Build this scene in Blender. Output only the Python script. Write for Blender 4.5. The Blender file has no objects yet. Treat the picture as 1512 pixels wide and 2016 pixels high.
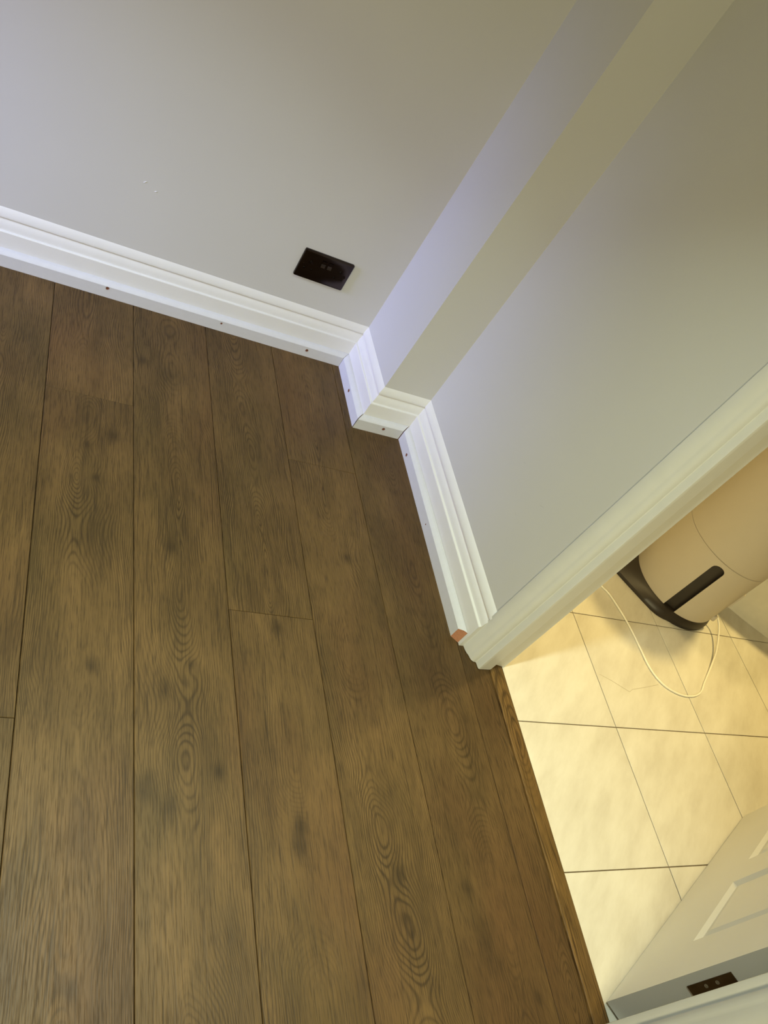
import bpy, bmesh, math, random
from mathutils import Vector, Matrix
random.seed(7)
S = bpy.context.scene
COL = S.collection

# ------------------------------------------------------------ camera, world, lights, exposure
cam_d = bpy.data.cameras.new('camera'); cam = bpy.data.objects.new('camera', cam_d); COL.objects.link(cam)
cam_d.sensor_fit = 'VERTICAL'; cam_d.sensor_height = 24.0; cam_d.lens = 1617.83 / 2016 * 24.0
cam_d.clip_start = 0.02
cam.rotation_mode = 'XYZ'
cam.location = (-1.00946, -1.83983, 1.36063)
cam.rotation_euler = (0.760607, -0.507094, -0.211790)
S.camera = cam
S.view_settings.view_transform = 'Standard'; S.view_settings.look = 'None'
S.view_settings.gamma = 1.0; S.view_settings.use_curve_mapping = False
S.view_settings.exposure = 0.0

w = bpy.data.worlds.new('world'); S.world = w; w.use_nodes = True
w.node_tree.nodes['Background'].inputs[0].default_value = (0.62, 0.74, 1.0, 1)
w.node_tree.nodes['Background'].inputs[1].default_value = 0.02

def area(name, loc, target, size, power, color, shape='DISK', size_y=None, spread=180):
    l = bpy.data.lights.new(name, 'AREA'); l.shape = shape; l.size = size
    if size_y: l.size_y = size_y
    l.energy = power; l.color = color; l.spread = math.radians(spread)
    o = bpy.data.objects.new(name, l); COL.objects.link(o); o.location = loc
    o.rotation_euler = (Vector(target) - Vector(loc)).to_track_quat('-Z', 'Y').to_euler()
    return o
area('window_daylight', (-2.5, -0.45, 0.70), (-0.8, 0.03, 0.15), 0.5, 5.8, (0.46, 0.51, 1.0), 'RECTANGLE', 0.9, spread=50)
area('hall_downlight', (-0.7, -1.284, 2.37), (-0.7, -1.284, 0), 0.10, 14.8, (0.85, 1.0, 0.84), spread=80)
area('hall_rear_fill', (-2.5, -3.25, 2.3), (0.1, -0.3, 0.1), 1.1, 77, (1.0, 0.90, 0.50), 'RECTANGLE', 1.3, spread=90)  # added warm fill for walls and corner, not a fitting of the hall
area('bathroom_downlight', (1.55, -0.45, 2.37), (1.28, -0.78, 0), 0.16, 12, (1.0, 0.74, 0.26), spread=95)
area('bathroom_fill_left', (0.62, -0.30, 2.37), (0.62, -0.70, 0), 0.20, 5.2, (1.0, 0.76, 0.32), spread=100)  # added fill that lightens the appliance's shadow on the tiles

# ------------------------------------------------------------ materials
def lin(r, g, b):
    f = lambda c: (c/255/12.92 if c/255 <= .04045 else ((c/255+.055)/1.055)**2.4)
    return (f(r), f(g), f(b), 1)
class NT:
    def __init__(s, name):
        s.m = bpy.data.materials.new(name); s.m.use_nodes = True; s.t = s.m.node_tree
        s.b = s.t.nodes['Principled BSDF']
    def n(s, typ, **kw):
        x = s.t.nodes.new(typ)
        for k, v in kw.items(): setattr(x, k, v)
        return x
    def l(s, a, b): s.t.links.new(a, b)
    def put(s, sock, v):
        if hasattr(v, 'is_output') or isinstance(v, bpy.types.NodeSocket): s.l(v, sock)
        else: sock.default_value = v
    def math(s, op, a, b=0.0, c=0.0, clamp=False):
        x = s.n('ShaderNodeMath', operation=op, use_clamp=clamp)
        s.put(x.inputs[0], a); s.put(x.inputs[1], b); s.put(x.inputs[2], c)
        return x.outputs[0]
    def comb(s, x, y, z):
        c = s.n('ShaderNodeCombineXYZ'); s.put(c.inputs[0], x); s.put(c.inputs[1], y); s.put(c.inputs[2], z); return c.outputs[0]
    def noise(s, vec, scale=1, detail=2, rough=.5):
        x = s.n('ShaderNodeTexNoise'); s.l(vec, x.inputs['Vector']); x.inputs['Scale'].default_value = scale
        x.inputs['Detail'].default_value = detail; x.inputs['Roughness'].default_value = rough
        return x.outputs['Fac']
    def ramp(s, fac, stops):
        x = s.n('ShaderNodeValToRGB'); s.l(fac, x.inputs[0]); e = x.color_ramp.elements
        while len(e) < len(stops): e.new(0.5)
        for k, (p, c) in enumerate(stops):
            e[k].position = p; e[k].color = c if len(c) == 4 else (*c, 1)
        return x.outputs[0]
    def mix(s, fac, a, b, mode='MIX'):
        x = s.n('ShaderNodeMix', data_type='RGBA', blend_type=mode)
        s.put(x.inputs[0], fac); s.put(x.inputs[6], a); s.put(x.inputs[7], b); return x.outputs[2]
    def bump(s, h, strength=.2, dist=.001):
        x = s.n('ShaderNodeBump'); s.l(h, x.inputs['Height']); x.inputs['Strength'].default_value = strength
        x.inputs['Distance'].default_value = dist; s.l(x.outputs[0], s.b.inputs['Normal'])
    def pos(s):
        g = s.n('ShaderNodeTexCoord'); return g.outputs['Object']

def plain(name, col, rough=.5, metal=0., noise=.03, scale=30, bump=.0, spec=.5):
    N = NT(name); p = N.pos()
    f = N.noise(p, scale, 3)
    c = N.ramp(f, [(.3, tuple(max(0, v*(1-noise)) for v in col[:3])), (.7, tuple(min(1, v*(1+noise)) for v in col[:3]))])
    N.l(c, N.b.inputs['Base Color']); N.b.inputs['Roughness'].default_value = rough
    N.b.inputs['Metallic'].default_value = metal; N.b.inputs['Specular IOR Level'].default_value = spec
    if bump:
        N.bump(N.noise(p, scale*8, 2), bump, .0006)
    return N.m

M_wall = plain('grey_wall_paint', (.53, .53, .525), .62, noise=.012, scale=4, bump=.12, spec=.35)
M_bathwall = plain('bathroom_wall_paint', (.66, .62, .54), .5, noise=.01, scale=4)
M_ceil = plain('ceiling_paint', (.78, .78, .76), .8)
M_gloss = plain('white_eggshell_trim', (.66, .66, .655), .38, noise=.012, scale=25, bump=.06)
M_prime = plain('white_primed_beading', (.55, .555, .585), .6, noise=.015, scale=60, bump=.08)
M_arch = plain('white_painted_architrave', (.60, .60, .575), .34, noise=.015, scale=25, bump=.08)
M_door = plain('white_door_paint', (.72, .71, .66), .4, noise=.01, scale=10)
M_mdf = plain('bare_mdf', lin(170, 118, 88), .85, noise=.15, scale=400)
M_mdfd = plain('torn_brown_fibre', lin(112, 66, 50), .9, noise=.2, scale=400)
M_black = plain('gap_black', (.006, .005, .005), .9)
M_nickel = plain('black_nickel', (.055, .042, .04), .16, metal=1., noise=.1, scale=20)
M_sockin = plain('black_plastic', (.012, .011, .011), .3)
M_bronze = plain('dark_bronze', (.13, .085, .045), .38, metal=1., noise=.2, scale=40)
M_steel = plain('steel', (.5, .48, .44), .3, metal=1.)
M_shell = plain('white_plastic_shell', (.51, .455, .38), .42, noise=.01)
M_darkpl = plain('dark_brown_plastic', (.020, .014, .010), .45, noise=.15, scale=25)
M_cable = plain('white_cable_sheath', (.82, .79, .70), .45)
M_ceramic = plain('white_ceramic', (.70, .66, .56), .12)
M_grout = plain('brown_grout', (.13, .095, .05), .9, noise=.2, scale=200)
M_gap = plain('wood_gap', (.02, .013, .008), .9)
M_scuff = plain('graphite_scuff', (.40, .40, .40), .7)
M_chip = plain('filler_blob', (.60, .60, .61), .7)

KNOTS = [(-0.712,-0.531,1),(-0.692,-0.621,1),(-0.535,-0.772,2),(-0.309,-0.943,2),(-0.69,-1.07,1.5),(-0.554,-1.105,2),
 (-0.552,-1.327,2.2),(-0.593,-1.293,2.5),(-0.312,-1.36,2),(-0.317,-1.396,2),(-0.101,-0.727,1.5),(-0.118,-1.453,1.5),
 (0.028,-1.485,1.8),(0.041,-1.558,3),(0.042,-1.61,3),(0.131,-1.681,1.2),(-0.701,-1.588,1.5),(-0.658,-0.486,2),
 (-0.526,-0.24,3),(-0.46,-1.263,1.5),(-0.59,-0.208,1.5),(-0.503,-1.052,1)]

def wood(name, knots=True, dark=1.0, tint=(.655, .60, .515, 1)):
    N = NT(name); p = N.pos()
    sp = N.n('ShaderNodeSeparateXYZ'); N.l(p, sp.inputs[0]); X, Y = sp.outputs[0], sp.outputs[1]
    at = N.n('ShaderNodeAttribute', attribute_name='plk', attribute_type='GEOMETRY')
    sa = N.n('ShaderNodeSeparateXYZ'); N.l(at.outputs['Vector'], sa.inputs[0])
    rnd = sa.outputs[2]
    lx = N.math('SUBTRACT', X, sa.outputs[0]); ly = N.math('ADD', Y, sa.outputs[1])
    q = N.comb(lx, ly, N.math('MULTIPLY', rnd, 37.))
    # slow warps
    wv = N.noise(N.comb(N.math('MULTIPLY', lx, 5.), N.math('MULTIPLY', ly, 1.3), N.math('MULTIPLY', rnd, 91.)), 1, 3, .55)
    warp = N.math('MULTIPLY', N.math('SUBTRACT', wv, .5), .12)
    dv = N.noise(N.comb(N.math('MULTIPLY', rnd, 55.), N.math('MULTIPLY', ly, 1.6), 3.), 1, 2, .5)
    depth = N.math('MULTIPLY', N.math('SUBTRACT', dv, .47), .32)
    xx = N.math('ADD', N.math('ADD', lx, warp), N.math('MULTIPLY', N.math('SUBTRACT', rnd, .5), .03))
    r = N.math('SQRT', N.math('ADD', N.math('MULTIPLY', xx, xx), N.math('MULTIPLY', depth, depth)))
    blot = 0.0
    if knots:
        warpxy = N.math('MULTIPLY', N.math('SUBTRACT', N.noise(p, 28, 3), .5), 1.3)
        for kx, ky, s in KNOTS:
            dx = N.math('DIVIDE', N.math('SUBTRACT', X, kx), .0072*s); dy = N.math('DIVIDE', N.math('SUBTRACT', Y, ky), .0115*s)
            d2 = N.math('ADD', N.math('MULTIPLY', dx, dx), N.math('MULTIPLY', dy, dy))
            d2 = N.math('ADD', d2, warpxy)
            g = N.math('EXPONENT', N.math('MULTIPLY', d2, -1.))
            blot = N.math('ADD', blot, N.math('MULTIPLY', g, .55 if s < 3 else .36))
            g2 = N.math('EXPONENT', N.math('MULTIPLY', d2, -.12))
            r = N.math('ADD', r, N.math('MULTIPLY', g2, .011 if s < 3 else .006))
    fine = N.noise(N.comb(N.math('MULTIPLY', lx, 90.), N.math('MULTIPLY', ly, 7.), rnd), 1, 3, .6)
    ph = N.math('ADD', N.math('MULTIPLY', r, 2*math.pi/.0042), N.math('MULTIPLY', fine, 2.0))
    ring = N.math('POWER', N.math('ADD', N.math('MULTIPLY', N.math('SINE', ph), .5), .5), 2.6)
    mod = N.ramp(N.noise(N.comb(N.math('MULTIPLY', lx, 9.), N.math('MULTIPLY', ly, 2.2), rnd), 1, 2), [(.40, (.05,)*3), (.68, (.9,)*3)])
    ring = N.math('MULTIPLY', ring, mod)
    # open pores: short dark dashes along the board
    pores = N.noise(N.comb(N.math('ADD', N.math('MULTIPLY', lx, 620.), N.math('MULTIPLY', r, 90.)), N.math('MULTIPLY', ly, 26.), rnd), 1, 2, .6)
    pore = N.math('MULTIPLY', N.math('SUBTRACT', pores, .47), 4.5, clamp=True)
    streak = N.noise(N.comb(N.math('ADD', N.math('MULTIPLY', lx, 330.), N.math('MULTIPLY', warp, 110.)), N.math('MULTIPLY', ly, 6.), N.math('ADD', rnd, 5.)), 1, 3, .65)
    streak = N.math('MULTIPLY', N.math('SUBTRACT', streak, .52), 6.5, clamp=True)
    smod = N.ramp(N.noise(N.comb(N.math('MULTIPLY', lx, 14.), N.math('MULTIPLY', ly, 2.), N.math('ADD', rnd, 9.)), 1, 2), [(.35, (.25,)*3), (.6, (1,)*3)])
    streak = N.math('MULTIPLY', streak, smod if knots else 1.0)
    big = N.noise(N.comb(N.math('MULTIPLY', lx, 16.), N.math('MULTIPLY', ly, 5.), N.math('MULTIPLY', rnd, 13.)), 1, 4, .6)
    base = N.ramp(big, [(.28, lin(98, 79, 50)), (.5, lin(115, 93, 60)), (.72, lin(131, 106, 70))])
    hue = N.noise(N.comb(N.math('MULTIPLY', X, 4.), N.math('MULTIPLY', Y, 1.8), N.math('MULTIPLY', rnd, 7.)), 1, 2)
    base = N.mix(N.math('MULTIPLY', N.math('SUBTRACT', hue, .52), 2.4, clamp=True), base, lin(106, 75, 50))
    base = N.mix(N.math('MULTIPLY', N.math('SUBTRACT', .44, hue), 2.4, clamp=True), base, lin(86, 78, 48))
    base = N.mix(N.math('MULTIPLY', ring, .72), base, lin(40, 29, 17))
    base = N.mix(N.math('MULTIPLY', pore, .50), base, lin(44, 33, 20))
    base = N.mix(N.math('MULTIPLY', streak, .55 if knots else .85), base, lin(44, 33, 20) if knots else lin(50, 34, 16))
    if knots:
        base = N.mix(N.math('MINIMUM', blot, .72), base, lin(40, 31, 19))
    base = N.mix(.5, base, N.ramp(rnd, [(0, (.38*dark,)*3), (1, (.60*dark,)*3)]), 'MULTIPLY') if False else base
    vv = N.n('ShaderNodeHueSaturation'); N.l(base, vv.inputs['Color'])
    N.l(N.math('ADD', N.math('MULTIPLY', rnd, .16), .88*dark), vv.inputs['Value'])
    N.l(N.mix(1.0, vv.outputs[0], tint, 'MULTIPLY'), N.b.inputs['Base Color'])
    N.l(N.math('ADD', N.math('MULTIPLY', pore, .12), .50), N.b.inputs['Roughness'])
    N.b.inputs['Specular IOR Level'].default_value = .22
    h = N.math('ADD', N.math('MULTIPLY', pore, -1.), N.math('MULTIPLY', ring, -.4))
    h = N.math('ADD', h, N.math('MULTIPLY', streak, -.8))
    N.bump(h, .28, .0006)
    return N.m
M_wood = wood('smoked_oak_board')
M_thr = wood('oak_threshold', knots=False, dark=1.05, tint=(.86, .76, .58, 1))

def tile_mat():
    N = NT('beige_stone_tile'); p = N.pos()
    at = N.n('ShaderNodeAttribute', attribute_name='plk', attribute_type='GEOMETRY')
    v = N.n('ShaderNodeVectorMath', operation='ADD'); N.l(p, v.inputs[0]); N.l(at.outputs['Vector'], v.inputs[1])
    sp = N.n('ShaderNodeSeparateXYZ'); N.l(v.outputs[0], sp.inputs[0])
    u = N.math('ADD', N.math('MULTIPLY', sp.outputs[0], .7), N.math('MULTIPLY', sp.outputs[1], .7))
    t = N.math('SUBTRACT', N.math('MULTIPLY', sp.outputs[0], .7), N.math('MULTIPLY', sp.outputs[1], .7))
    q = N.comb(N.math('MULTIPLY', u, 5.), N.math('MULTIPLY', t, 15.), sp.outputs[2])
    a = N.noise(q, 1, 6, .62); b = N.noise(v.outputs[0], 60, 4, .7)
    c = N.ramp(a, [(.3, (.54, .505, .435)), (.5, (.62, .59, .52)), (.72, (.69, .665, .60))])
    c = N.mix(N.math('MULTIPLY', N.math('SUBTRACT', b, .58), 1.5, clamp=True), c, (.58, .545, .46, 1))
    N.l(c, N.b.inputs['Base Color']); N.b.inputs['Roughness'].default_value = .42
    N.bump(N.noise(v.outputs[0], 90, 4), .12, .0006)
    return N.m
M_tile = tile_mat()

def glass_mat():
    N = NT('window_glass'); t = N.t
    tr = N.n('ShaderNodeBsdfTransparent'); gl = N.n('ShaderNodeBsdfGlossy'); gl.inputs['Roughness'].default_value = .02
    mx = N.n('ShaderNodeMixShader'); mx.inputs[0].default_value = .06
    N.l(tr.outputs[0], mx.inputs[1]); N.l(gl.outputs[0], mx.inputs[2])
    N.l(mx.outputs[0], t.nodes['Material Output'].inputs['Surface']); return N.m
M_glass = glass_mat()

# ------------------------------------------------------------ helpers
def obj(name, bm, mats, parent=None, smooth=None):
    me = bpy.data.meshes.new(name); bmesh.ops.recalc_face_normals(bm, faces=bm.faces[:]); bm.to_mesh(me); bm.free()
    for m in (mats if isinstance(mats, (list, tuple)) else [mats]): me.materials.append(m)
    o = bpy.data.objects.new(name, me); COL.objects.link(o)
    if parent: o.parent = parent
    if smooth is not None:
        for p in me.polygons: p.use_smooth = True
        me.set_sharp_from_angle(angle=math.radians(smooth))
    return o
def struct(o): o['kind'] = 'structure'; return o
def tag(o, label, cat, group=None):
    o['label'] = label; o['category'] = cat
    if group: o['group'] = group
    return o
def empty(name, loc, rz=0, parent=None):
    o = bpy.data.objects.new(name, None); COL.objects.link(o); o.location = loc; o.rotation_euler = (0, 0, rz)
    o.empty_display_size = .05
    if parent: o.parent = parent
    return o
def box(bm, x0, x1, y0, y1, z0, z1, mi=0, bev=0):
    vs = [bm.verts.new((x, y, z)) for z in (z0, z1) for (x, y) in ((x0, y0), (x1, y0), (x1, y1), (x0, y1))]
    fs = []
    for idx in ((3, 2, 1, 0), (4, 5, 6, 7), (0, 1, 5, 4), (1, 2, 6, 5), (2, 3, 7, 6), (3, 0, 4, 7)):
        f = bm.faces.new([vs[i] for i in idx]); f.material_index = mi; fs.append(f)
    if bev:
        es = list({e for f in fs for e in f.edges})
        bmesh.ops.bevel(bm, geom=es, offset=bev, segments=2, affect='EDGES', profile=.6)
    return fs
def prism(bm, pts, z0, z1, mi=0):
    n = len(pts)
    a = [bm.verts.new((x, y, z0)) for x, y in pts]; b = [bm.verts.new((x, y, z1)) for x, y in pts]
    bm.faces.new(a[::-1]).material_index = mi; bm.faces.new(b).material_index = mi
    for i in range(n):
        bm.faces.new((a[i], a[(i+1) % n], b[(i+1) % n], b[i])).material_index = mi
def rings(bm, ringlist, closed_ring=True, caps=True, mats=(0, 0, 0)):
    V = [[bm.verts.new(p) for p in r] for r in ringlist]; n = len(V[0])
    for a, b in zip(V[:-1], V[1:]):
        for i in range(n if closed_ring else n-1):
            bm.faces.new((a[i], a[(i+1) % n], b[(i+1) % n], b[i])).material_index = mats[0]
    if caps:
        bm.faces.new(V[0][::-1]).material_index = mats[1]; bm.faces.new(V[-1]).material_index = mats[2]
    return V
def cyl(bm, c, r, h, n=24, axis='Z', r2=None, mi=0):
    r2 = r if r2 is None else r2; c = Vector(c)
    out = []
    for rr, hh in ((r, 0), (r2, h)):
        ring = []
        for k in range(n):
            a = 2*math.pi*k/n; u, v = rr*math.cos(a), rr*math.sin(a)
            ring.append(c + (Vector((u, v, hh)) if axis == 'Z' else Vector((hh, u, v)) if axis == 'X' else Vector((u, hh, v))))
        out.append(ring)
    rings(bm, out, mats=(mi, mi, mi))
def cut(o, bmc, mats=()):
    """boolean-subtract the cutter mesh from o and keep the plain result"""
    me = bpy.data.meshes.new('tmp'); bmesh.ops.recalc_face_normals(bmc, faces=bmc.faces[:])
    bmc.to_mesh(me); bmc.free()
    for m in o.data.materials: me.materials.append(m)
    c = bpy.data.objects.new('tmp', me); COL.objects.link(c); c.matrix_world = o.matrix_world
    c.parent = o.parent; c.location = o.location; c.rotation_euler = o.rotation_euler
    md = o.modifiers.new('b', 'BOOLEAN'); md.operation = 'DIFFERENCE'; md.solver = 'EXACT'; md.object = c
    bpy.context.view_layer.update()
    new = bpy.data.meshes.new_from_object(o.evaluated_get(bpy.context.evaluated_depsgraph_get()))
    o.modifiers.clear(); o.data = new; bpy.data.objects.remove(c)
    return o
def tube(bm, pts, r, n=12):
    pts = [Vector(p) for p in pts]; R = []; up = Vector((0, 0, 1))
    for i, p in enumerate(pts):
        d = (pts[min(i+1, len(pts)-1)] - pts[max(i-1, 0)]).normalized()
        s = d.cross(up).normalized(); t = s.cross(d).normalized()
        R.append([p + r*(math.cos(2*math.pi*k/n)*s + math.sin(2*math.pi*k/n)*t) for k in range(n)])
    rings(bm, R)
def catmull(pts, k=8):
    P = [Vector(p) for p in pts]; P = [2*P[0]-P[1]] + P + [2*P[-1]-P[-2]]; out = []
    for i in range(1, len(P)-2):
        for j in range(k):
            t = j/k; a, b, c, d = P[i-1:i+3]
            out.append(.5*((2*b) + (c-a)*t + (2*a-5*b+4*c-d)*t*t + (3*b-a-3*c+d)*t**3))
    out.append(P[-2]); return out

# ------------------------------------------------------------ room shell
D1, W2, A = 0.2546, 0.1532, 0.0355          # bead line at chase, bead front to wall surface
XC = W2 + A; YB = -D1 + A                   # right wall face, chase front face
H = 2.4
X_L, Y_R = -2.6, -4.0
OP0, OP1 = -0.955, -1.79                     # doorway rough opening
bm = bmesh.new(); box(bm, X_L-.1, XC+.1, A, A+.1, -.05, H); struct(obj('wall_back', bm, M_wall))
bm = bmesh.new(); box(bm, A, XC+.1, YB, A, -.05, H); struct(obj('wall_chase', bm, M_wall))
bm = bmesh.new()
box(bm, XC, .288, OP0, YB, -.05, H); box(bm, XC, .288, Y_R, OP1, -.05, H); box(bm, XC, .288, OP1, OP0, 2.03, H)
wr = struct(obj('wall_right', bm, M_wall))
bm = bmesh.new()
wy0, wy1, wz0, wz1 = -.74, -.03, .12, 1.45
box(bm, X_L-.25, X_L, Y_R, wy0, -.05, H); box(bm, X_L-.25, X_L, wy1, A+.1, -.05, H)
box(bm, X_L-.25, X_L, wy0, wy1, -.05, wz0); box(bm, X_L-.25, X_L, wy0, wy1, wz1, H)
struct(obj('wall_left', bm, M_wall))
bm = bmesh.new(); box(bm, X_L-.25, .3, Y_R-.1, Y_R, -.05, H); struct(obj('wall_front', bm, M_wall))
bm = bmesh.new(); box(bm, X_L-.25, XC, Y_R-.1, A+.1, H, H+.08); struct(obj('ceiling', bm, M_ceil))
win = struct(empty('window_1', (X_L-.12, (wy0+wy1)/2, wz0)))
bm = bmesh.new(); hw = (wy1-wy0)/2; hh = wz1-wz0
for a in ((-hw, -hw+.06, 0, hh), (hw-.06, hw, 0, hh), (-hw, hw, 0, .06), (-hw, hw, hh-.06, hh), (-.025, .025, 0, hh)):
    box(bm, -.03, .03, a[0], a[1], a[2], a[3])
obj('window_frame', bm, M_gloss, win)
bm = bmesh.new(); box(bm, -.004, .004, -hw+.05, hw-.05, .05, hh-.05); obj('window_pane', bm, M_glass, win)

# bathroom shell
BX, BY0, BY1 = 2.25, -2.35, .25
bm = bmesh.new(); box(bm, .288, BX+.1, BY1, BY1+.1, -.05, H); struct(obj('wall_bathroom_back', bm, M_bathwall))
bm = bmesh.new(); box(bm, BX, BX+.1, BY0, BY1, -.05, H); struct(obj('wall_bathroom_right', bm, M_bathwall))
bm = bmesh.new(); box(bm, .288, BX+.1, BY0-.1, BY0, -.05, H); struct(obj('wall_bathroom_front', bm, M_bathwall))
bm = bmesh.new(); box(bm, .288, .295, OP0+.01, BY1, 0, H); box(bm, .288, .295, BY0, OP1-.01, 0, H); struct(obj('wall_bathroom_left', bm, M_bathwall))
bm = bmesh.new(); box(bm, XC, BX+.1, BY0-.1, BY1+.1, H, H+.08); struct(obj('ceiling_bathroom', bm, M_ceil))

def attr_mesh(name, items, mat, z0, z1, bev, under, under_z):
    """one mesh of many boards or tiles with narrow bevelled joints over a dark bed"""
    bm = bmesh.new(); lay = bm.faces.layers.float_vector.new('plk')
    for (x0, x1, y0, y1, a) in items:
        before = set(bm.faces)
        fs = box(bm, x0, x1, y0, y1, z0, z1)
        top = fs[1]
        bmesh.ops.bevel(bm, geom=list(top.edges), offset=bev, segments=1, affect='EDGES')
        for f in bm.faces:
            if f not in before: f[lay] = a
    before = set(bm.faces)
    ux0 = min(i[0] for i in items); ux1 = max(i[1] for i in items); uy0 = min(i[2] for i in items); uy1 = max(i[3] for i in items)
    for f in box(bm, ux0, ux1, uy0, uy1, under_z-.03, under_z): f.material_index = 1
    return obj(name, bm, [mat, under])
# oak boards, running towards the back wall
x0, wd = -0.8076, 0.1963
joints = {-1: [-1.178], 0: [-.3765], 1: [-1.85], 2: [-.9127], 3: [-.4350], 4: [-1.86], 5: [-1.87]}
items = []; g = .0006
for k in range(-13, 6):
    a = x0 + k*wd; b = a + wd
    if k == 4: b = .1665
    if k == 5: a, b = .1665, .2425
    a = max(a, X_L)
    J = joints.get(k, [-1.9*random.random()-.2])
    ys = sorted(set([Y_R] + [j - 1.9*m for j in J for m in range(-1, 3) if Y_R < j-1.9*m < A-.01] + [A-.004]))
    for y0, y1 in zip(ys[:-1], ys[1:]):
        items.append((a+g, b-g, y0+g*.6, y1-g*.6, ((x0+(k+.5)*wd if k < 5 else .21), random.random()*40, random.random())))
struct(attr_mesh('floor', items, M_wood, -.014, 0, .0009, M_gap, -.010))
# tiles
TX, TW, TY, TH = .6058, .3381, -1.4647, .3409
items = []; g = .0013
for i in range(-1, 5):
    for j in range(-3, 6):
        xa, xb = TX+i*TW, TX+(i+1)*TW; ya, yb = TY+j*TH, TY+(j+1)*TH
        xa = max(xa, .283); xb = min(xb, BX); ya = max(ya, BY0); yb = min(yb, BY1)
        if xb-xa < .02 or yb-ya < .02: continue
        items.append((xa+(g if xa > .3 else 0), xb-g, ya+g, yb-g, (random.random()*9, random.random()*9, random.random()*9)))
ft = struct(attr_mesh('floor_bathroom', items, M_tile, -.012, 0, .0006, M_grout, -.0018))
# hairline crack in one tile
bm = bmesh.new()
for chain in ([(0.6178, -0.9729), (0.6546, -0.9888), (0.7079, -1.0178), (0.7228, -1.0095), (0.7745, -0.9995), (0.836, -0.9861)],):
    for (ax, ay), (bx, by) in zip(chain[:-1], chain[1:]):
        d = Vector((bx-ax, by-ay, 0)).normalized(); nn = Vector((-d.y, d.x, 0))*.0004
        P = [Vector((ax, ay, .0001))+nn, Vector((ax, ay, .0001))-nn, Vector((bx, by, .0001))-nn, Vector((bx, by, .0001))+nn]
        rings(bm, [[p, p+Vector((0, 0, .0002))] for p in P[:2]] if False else [P, [p+Vector((0, 0, .0002)) for p in P]])
obj('hairline_crack', bm, plain('crack_line', (.36, .31, .22), .8), ft)

# ------------------------------------------------------------ baseboards
PROF = [(.0165, 0), (.0165, .0835), (.0168, .0855), (.0180, .0868), (.0200, .0874), (.0222, .0878), (.0226, .0890), (.0229, .0915), (.0238, .0965), (.0256, .1030),
        (.0280, .1085), (.0306, .1128), (.0312, .1140), (.0312, .1152), (.0285, .1160), (.0268, .1175), (.0268, .1200), (.0275, .1235),
        (.0296, .1300), (.0325, .1360), (.0350, .1396), (.0358, .1406), (.0358, 0)]
BEAD = [(0, 0), (0, .0335), (.0004, .0342), (.0030, .0368), (.0062, .0398), (.0095, .0420), (.0130, .0432), (.0162, .0436), (.0163, 0)]
def seg(name, prof, end0, end1, mats, capm=(0, 0)):
    bm = bmesh.new()
    r0 = [(*end0(o), z) for o, z in prof]; r1 = [(*end1(o), z) for o, z in prof]
    rings(bm, [r0, r1], mats=(0, capm[0], capm[1]))
    return obj(name, bm, mats, smooth=28)
cA = lambda o: (o, o)
cB = lambda o: (o, -D1+o)
cC = lambda o: (W2+o, -D1+o)
struct(seg('baseboard_back', PROF, lambda o: (X_L, o), cA, M_gloss))
struct(seg('baseboard_chase_side', PROF, cA, cB, M_gloss))
struct(seg('baseboard_chase_front', PROF, cB, cC, M_gloss))
struct(seg('baseboard_right', PROF, cC, lambda o: (W2+o, -.9345), M_gloss))
# loose beading lengths, mitred, with nail holes
def bead(e0, e1, label, holes, axis, capm=(0, 0)):
    o = seg('beading_strip', BEAD, e0, e1, [M_prime, M_mdf, M_black, M_mdfd], capm)
    bmc = bmesh.new()
    for (x, y, z, r) in holes:
        if axis == 'Y': cyl(bmc, (x, y-.0005, z), 2.1*r, .0022, 18, 'Y', 1.45*r, mi=3); cyl(bmc, (x, y-.0004, z), 1.35*r, .012, 14, 'Y', mi=2)
        else: cyl(bmc, (x-.0005, y, z), 2.1*r, .0022, 18, 'X', 1.45*r, mi=3); cyl(bmc, (x-.0004, y, z), 1.35*r, .012, 14, 'X', mi=2)
    cut(o, bmc)
    for (x, y, z, r) in holes:          # torn fibre rim and the dark bottom of the nail hole
        bm = bmesh.new()
        sgn = -1
        R = []
        for rr, dd in ((r*2.05, -.0006), (r*2.1, .0003), (r*2.3, .0003), (r*2.4, -.0002)):
            ring = []
            for k in range(14):
                a = 2*math.pi*k/14; q = rr*(1+.10*math.sin(3*a+x*90))
                u, v = q*math.cos(a), q*math.sin(a)
                ring.append((x+u, y-dd, z+v) if axis == 'Y' else (x-dd, y+u, z+v))
            R.append(ring)
        rings(bm, [R[0][:]] if False else R, caps=False)
        h = obj('nail_hole', bm, M_mdfd, o)
        h['label'] = 'torn brown rim of nail hole'
    tag(o, label, 'beading')
    return o
bead(lambda o: (X_L+.0+o*0, o), lambda o: (o-.0004, o), 'long white beading strip on the floor along the back wall skirting under the socket',
     [(-.6858, 0, .0285, .0020), (-.3783, 0, .0262, .0013), (-.1158, 0, .0220, .0020)], 'Y')
bead(lambda o: (o, o-.0012), lambda o: (o, -D1+o+.0022), 'short white beading strip along the side of the boxed-in corner',
     [(0, -.1279, .0225, .0022)], 'X')
bead(lambda o: (o+.0010, -D1+o-.0002), lambda o: (W2+o-.0024, -D1+o), 'shortest white beading strip across the front of the boxed-in corner, between two open mitres',
     [(.0901, -D1, .0224, .0021)], 'Y', (1, 1))
bead(lambda o: (W2+o, -D1+o-.0006), lambda o: (W2-.001+o, -.9105-o), 'white beading strip along the right wall with bare brown mitred end beside the doorway',
     [(W2, -.3308, .0165, .0021), (W2, -.582, .0180, .0012), (W2, -.8106, .0140, .0022)], 'X', (1, 1))

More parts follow.
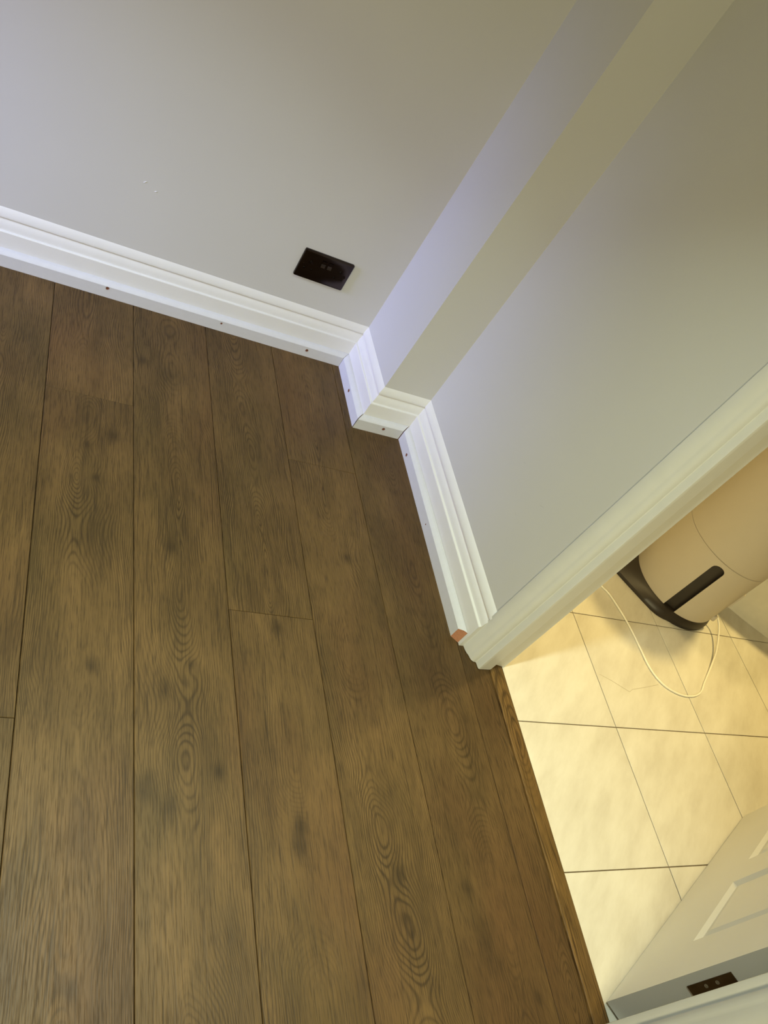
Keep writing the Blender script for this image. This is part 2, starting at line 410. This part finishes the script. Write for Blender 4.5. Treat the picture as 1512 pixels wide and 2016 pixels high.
# ------------------------------------------------------------ doorway
ARC = [(XC+.001, -.9300), (.1815, -.9290), (.1808, -.9370), (.1822, -.9470), (.1850, -.9550), (.1878, -.9600), (.1890, -.9625), (.1896, -.9660), (.1915, -.9715),
       (.1949, -.9755), (.1985, -.9775), (.2035, -.9782), (.2052, -.9795), (.2058, -.9860), (.2066, -.9935), (.2078, -.9958), (.2110, -.9966), (.2150, -.9964), (.2438, -.9950),
       (.2438, -.9600), (XC+.001, -.9500)]
LIN = [(.2438, -.9550), (.2438, -.9800), (.2920, -.9825), (.2935, -.9810), (.2935, -.9550)]
MY = -2.7400
def trim(name, P, z0, z1, sm=None):
    bm = bmesh.new(); prism(bm, P, z0, z1); return struct(obj(name, bm, M_arch, smooth=sm))
mir = lambda P: [(x, MY-y) for x, y in P][::-1]
trim('trim_1', ARC, .0025, 2.03, 22); trim('trim_2', mir(ARC), .0025, 2.03, 22)
trim('trim_3', LIN, .0010, 2.03); trim('trim_4', [(.2438, MY+.9550), (.2438, MY+.9700), (.2860, MY+.9700), (.2860, MY+.9550)], .0010, 2.03)
bm = bmesh.new(); box(bm, .183, .2935, -1.82, -.93, 2.00, 2.06); struct(obj('trim_5', bm, M_arch))
# threshold bar: raised oak strip with a dark worn back edge
bm = bmesh.new(); lay = bm.faces.layers.float_vector.new('plk')
TP = [(.2412, -.004), (.2414, .0042), (.2440, .0052), (.2700, .0050), (.2846, .0012), (.2854, -.004)]
rings(bm, [[(x, y, z) for x, z in TP] for y in (-1.760, -.9805)])
for f in bm.faces: f[lay] = (.263, 3.3, .43)
th = obj('threshold_strip', bm, M_thr, smooth=20)
tag(th, 'narrow dark oak threshold strip across the doorway between the wood boards and the tiles', 'threshold')

# door leaf, hinged at the near jamb and open into the bathroom
ang = math.atan2(.47291433, .88110841)
door = struct(empty('door_1', (.2878, -1.7045, .007), ang))
LW, LT, LH = .7447, .043, 1.98
bm = bmesh.new()
xs = [0, .124, .333, .425, .634, LW]; zs = [0, .160, .79, .92, 1.86, LH]
grids = {}
for side, yy in (('f', 0), ('b', -LT)):
    V = [[bm.verts.new((x, yy, z)) for x in xs] for z in zs]; grids[side] = V
panels = []
for side in 'fb':
    V = grids[side]
    for j in range(5):
        for i in range(5):
            q = (V[j][i], V[j][i+1], V[j+1][i+1], V[j+1][i]); f = bm.faces.new(q if side == 'f' else q[::-1])
            if i in (1, 3) and j in (1, 3): panels.append(f)
F, B = grids['f'], grids['b']
for j in range(5):
    bm.faces.new((F[j][0], F[j+1][0], B[j+1][0], B[j][0])); bm.faces.new((F[j][5], B[j][5], B[j+1][5], F[j+1][5]))
for i in range(5):
    bm.faces.new((F[0][i], B[0][i], B[0][i+1], F[0][i+1])); bm.faces.new((F[5][i], F[5][i+1], B[5][i+1], B[5][i]))
bmesh.ops.recalc_face_normals(bm, faces=bm.faces[:])
for f in panels:
    for th_, d in ((.004, -.002), (.010, -.005), (.008, 0.), (.016, .0045)):
        bmesh.ops.inset_individual(bm, faces=[f], thickness=th_, depth=d)
obj('door_leaf', bm, M_door, door)
# hinge leaf let into the hinge edge of the door
bm = bmesh.new(); box(bm, -.0014, .001, -.0425, -.0175, .197, .299)
hg = obj('hinge', bm, M_bronze, door); hg['label'] = 'dark bronze hinge leaf with two visible screws'
bm = bmesh.new(); cyl(bm, (-.002, -.0470, .197), .0042, .102, 16); obj('knuckle', bm, M_bronze, hg)
for zz in (.236, .262):
    bm = bmesh.new(); cyl(bm, (-.0024, -.0262, zz), .0036, .0014, 16, 'X'); 
    s_ = obj('screw', bm, M_steel, hg)
    bmc = bmesh.new(); box(bmc, -.004, -.0016, -.0305, -.0220, zz-.0006, zz+.0006); cut(s_, bmc)
# lever handles on both faces, above the frame
for sy in (1, -1):
    bm = bmesh.new(); yb = 0 if sy > 0 else -LT
    cyl(bm, (.685, yb if sy > 0 else yb-.008, 1.0), .026, .008, 24, 'Y')
    cyl(bm, (.685, yb+(.008 if sy > 0 else -.045), 1.0), .008, .037, 16, 'Y')
    box(bm, .575, .693, yb+(.038 if sy > 0 else -.052), yb+(.052 if sy > 0 else -.038), .992, 1.008, bev=.003)
    obj('handle', bm, M_bronze, door)

# ------------------------------------------------------------ double socket
sx, sz = -.2501, .2277
so = empty('double_socket', (sx+.073, A, sz+.043))
tag(so, 'dark nickel double plug socket with two switches low on the grey back wall', 'socket')
def rrect(w_, h_, r, n=5):
    P = []
    for cx, cz, a0 in ((w_/2-r, h_/2-r, 0), (-w_/2+r, h_/2-r, 90), (-w_/2+r, -h_/2+r, 180), (w_/2-r, -h_/2+r, 270)):
        for k in range(n+1):
            a = math.radians(a0+90*k/n); P.append((cx+r*math.cos(a), cz+r*math.sin(a)))
    return P
bm = bmesh.new()
lev = [(146, 86, 0), (146, 86, -5.2), (145, 85, -6.6), (142.5, 82.5, -7.6), (139, 79, -8.0)]
rings(bm, [[(x, d/1000, z) for x, z in rrect(w_/1000, h_/1000, .0035)] for w_, h_, d in lev])
plate = obj('plate', bm, M_nickel, so, smooth=30)
bmc = bmesh.new()
for cx in (-.045, .045):
    box(bmc, cx-.0022, cx+.0022, -.02, -.002, .0055-.0045+.006, .0055+.0045+.006)
    for dx in (-.011, .011): box(bmc, cx+dx-.0033, cx+dx+.0033, -.02, -.002, -.0125, -.0083)
for cx in (-.0095, .0095): box(bmc, cx-.0068, cx+.0068, -.02, -.002, .006, .027)
cut(plate, bmc)
for cx in (-.045, .045):
    bm = bmesh.new(); box(bm, cx-.017, cx+.017, -.0052, -.0012, -.016, .0175)
    obj('outlet_insert', bm, M_sockin, so)
    bm = bmesh.new()
    R = [[(cx+r*math.cos(a)*1.0, y, .0115+r*math.sin(a)) for a in [2*math.pi*k/24 for k in range(24)]] for r, y in ((.0062, -.0078), (.0064, -.0084), (.0070, -.0084), (.0072, -.0078))]
    rings(bm, R, caps=False); obj('outlet_rim', bm, M_nickel, so, smooth=40)
for cx in (-.0095, .0095):
    bm = bmesh.new()
    R = []
    for t_, d in ((0, -.0105), (.25, -.0088), (.5, -.0082), (.75, -.0086), (1, -.0098)):
        z = .0065 + .020*t_
        R.append([(cx-.0062, -.002, z), (cx-.0062, d, z), (cx+.0062, d, z), (cx+.0062, -.002, z)])
    rings(bm, R); obj('switch', bm, M_nickel, so)
for cx in (-.0605, .0605):
    bm = bmesh.new(); cyl(bm, (cx, -.0090, .0), .0036, .0014, 18, 'Y')
    s_ = obj('screw', bm, M_nickel, so); bmc = bmesh.new(); box(bmc, cx-.003, cx+.003, -.0100, -.0085, -.0005, .0005); cut(s_, bmc)

# ------------------------------------------------------------ marks on the walls
for (x, z, a, L) in ((-.6787, .3268, .7, .0045), (-.6489, .3128, .35, .0040)):
    bm = bmesh.new(); bmesh.ops.create_icosphere(bm, subdivisions=2, radius=1)
    for v in bm.verts:
        u, t_ = v.co.x*L, v.co.z*.0016
        v.co = Vector((x+u*math.cos(a)-t_*math.sin(a), A+.0002+v.co.y*.0012, z+u*math.sin(a)+t_*math.cos(a)))
    o = obj('paint_chip', bm, M_chip, smooth=60); o.parent = bpy.data.objects['wall_back']
for (y0_, z0_, y1_, z1_) in ((-.7860, .3720, -.7995, .3800), (-.7480, .2950, -.7560, .2945), (-.6560, .3735, -.6640, .3760)):
    bm = bmesh.new(); d = Vector((0, y1_-y0_, z1_-z0_)).normalized(); nn = d.cross(Vector((1, 0, 0)))*.0005
    P = [Vector((XC, y0_, z0_))+nn, Vector((XC, y0_, z0_))-nn, Vector((XC, y1_, z1_))-nn*.4, Vector((XC, y1_, z1_))+nn*.4]
    rings(bm, [P, [p-Vector((.0002, 0, 0)) for p in P]])
    o = obj('scuff_mark', bm, M_scuff); o.parent = wr

# ------------------------------------------------------------ bathroom things
CX, CY, CR, CH = 1.085, -.625, .150, .66
ap = empty('round_appliance', (CX, CY, 0))
tag(ap, 'white round upright appliance with a black base and vertical slot standing on the bathroom tiles', 'appliance')
def ring(r, z, n=96, cx=0, cy=0): return [(cx+r*math.cos(2*math.pi*k/n), cy+r*math.sin(2*math.pi*k/n), z) for k in range(n)]
def shell(name, z0, z1, cap, bmcut=None):
    bm = bmesh.new()
    rs = [ring(.138, z0), ring(CR-.0008, z0), ring(CR, z0+.001), ring(CR, z1-.0012), ring(CR-.0012, z1)]
    if cap: rs += [ring(CR-.02, z1+.012), ring(CR-.06, z1+.018), ring(.03, z1+.020)]
    else: rs += [ring(.138, z1)]
    rings(bm, rs); o = obj(name, bm, [M_shell, M_darkpl], ap, smooth=35)
    if bmcut: cut(o, bmcut); 
    return o
# slot cutter, pointing out at the camera side
th0 = math.atan2(-.117, -.105)
def slotcut(z0, z1, wid, ang, d0=.120, d1=.18):
    bmc = bmesh.new(); ca, sa = math.cos(ang), math.sin(ang); n = 8
    prof = [(-wid/2, z0), (wid/2, z0)] + [(wid/2*math.cos(t)*1.0, z1-wid/2*.8+wid/2*.8*math.sin(t)) for t in [math.pi*k/n for k in range(n+1)]]
    P = []
    for d in (d0, d1): P.append([(ca*d-sa*u, sa*d+ca*u, z) for u, z in prof])
    rings(bmc, P, mats=(1, 1, 1)); return bmc
low = shell('lower_shell', .034, .2640, False, slotcut(.0, .249, .040, th0))
shell('upper_shell', .2652, CH, True)
bm = bmesh.new(); rings(bm, [ring(.137, .020), ring(.137, .262)]); obj('inner_drum', bm, M_darkpl, ap, smooth=35)
# flared dark base: round above, wider straight-sided foot at floor level
bm = bmesh.new(); n = 96
def foot(a, k):
    x, y = .154*math.cos(a), .154*math.sin(a)
    return x, y
hullpts = [(.86, -.612), (.886, -.654), (.916, -.697), (.949, -.741)]
def footring(z, f):
    out = []
    for k in range(n):
        a = 2*math.pi*k/n; r = .1575
        # straight tangent edge on the left side: support line n.(p-c) = s
        nx, ny = -.822, -.569
        s = .176; c_ = math.cos(a)*nx + math.sin(a)*ny
        # superellipse-like push toward the back left
        bx, by = -.56, .83
        cb = math.cos(a)*bx + math.sin(a)*by
        rr = r + .075*max(0, cb+.42)**1.1
        if c_ > .05: rr = -math.log(math.exp(-rr/.006) + math.exp(-max(s/c_, .05)/.006))*.006 if c_ > .2 else rr
        rr = max(rr, r)
        rr = CR-.002 + (rr-(CR-.002))*f
        out.append((rr*math.cos(a), rr*math.sin(a), z))
    return out
rings(bm, [footring(0, .97), footring(.004, 1), footring(.012, .97), footring(.024, .55), footring(.034, .02), ring(.136, .036)])
obj('base', bm, M_darkpl, ap, smooth=40)
# small latch tab and cable socket on the right-hand side
def place(bm_, ang, z0, z1, half, t, mat, name):
    ca, sa = math.cos(ang), math.sin(ang)
    P = []
    for z in (z0, z1):
        P.append([(ca*d-sa*u, sa*d+ca*u, z) for u, d in ((-half, CR-.004), (half, CR-.004), (half, CR+t), (-half, CR+t))])
    rings(bm_, P); return obj(name, bm_, mat, ap)
sa_ = math.radians(-53)
place(bmesh.new(), sa_, .105, .170, .012, .0045, M_shell, 'latch_tab')
place(bmesh.new(), sa_, .050, .215, .003, .002, M_shell, 'side_seam_rib')
bm = bmesh.new(); ca, sn = math.cos(sa_-.12), math.sin(sa_-.12)
R = []
for d, r in ((CR-.004, .012), (CR+.006, .012), (CR+.010, .009)):
    R.append([(ca*d - sn*r*math.cos(t), sn*d + ca*r*math.cos(t), .050 + r*math.sin(t)) for t in [2*math.pi*k/20 for k in range(20)]])
rings(bm, R); obj('cable_socket', bm, M_shell, ap, smooth=40)

cab = [(1.1905, -.742, .046), (1.196, -.768, .034), (1.182, -.807, .022), (1.150, -.856, .013), (1.109, -.900, .007), (1.069, -.938, .0035), (1.0334, -.9698, .003), (1.0072, -.9949, .003),
       (.9774, -1.0097, .003), (.9436, -1.0152, .003), (.9112, -1.0133, .003), (.8781, -1.0022, .003), (.8523, -.9844, .003), (.8343, -.9586, .003), (.8238, -.9242, .003), (.8210, -.8808, .003),
       (.8176, -.8312, .003), (.8112, -.7862, .003), (.8017, -.7462, .003), (.7857, -.6981, .003), (.7667, -.6725, .003), (.72, -.62, .003), (.62, -.50, .003), (.45, -.36, .003), (.31, -.30, .003)]
bm = bmesh.new(); tube(bm, catmull(cab, 6), .0028, 12)
tag(obj('power_cable', bm, M_cable, smooth=60), 'thin white cable looping over the bathroom tiles below the white appliance', 'cable')

# glazed pedestal at the frame's right edge
u = Vector((.147, -.106, 0)).normalized(); nrm = Vector((.106, .147, 0)).normalized()
base = Vector((1.3376, -.6593, 0))
pan = empty('toilet_pan', (base + u*.16 + nrm*.16).to_tuple())
tag(pan, 'cream glossy floor-standing toilet pan behind the white appliance at the right edge', 'toilet')
def oval(sx_, sy_, z, off=0, p=3.2, n=64):
    out = []
    for k in range(n):
        a = 2*math.pi*k/n; c_, s_ = math.cos(a), math.sin(a)
        x = sx_*math.copysign(abs(c_)**(2/p), c_); y = sy_*math.copysign(abs(s_)**(2/p), s_)
        q = u*x + nrm*(y+off); out.append((q.x, q.y, z))
    return out
bm = bmesh.new()
rings(bm, [oval(.27, .160, 0), oval(.27, .160, .006), oval(.267, .157, .010), oval(.262, .150, .03), oval(.262, .150, .12), oval(.27, .158, .24), oval(.285, .175, .36), oval(.29, .180, .40), oval(.20, .11, .402), oval(.17, .09, .30)])
obj('pedestal', bm, M_ceramic, pan, smooth=40)
bm = bmesh.new(); rings(bm, [oval(.292, .182, .403), oval(.295, .185, .408), oval(.295, .185, .420), oval(.28, .17, .428)]); obj('lid', bm, M_ceramic, pan, smooth=40)
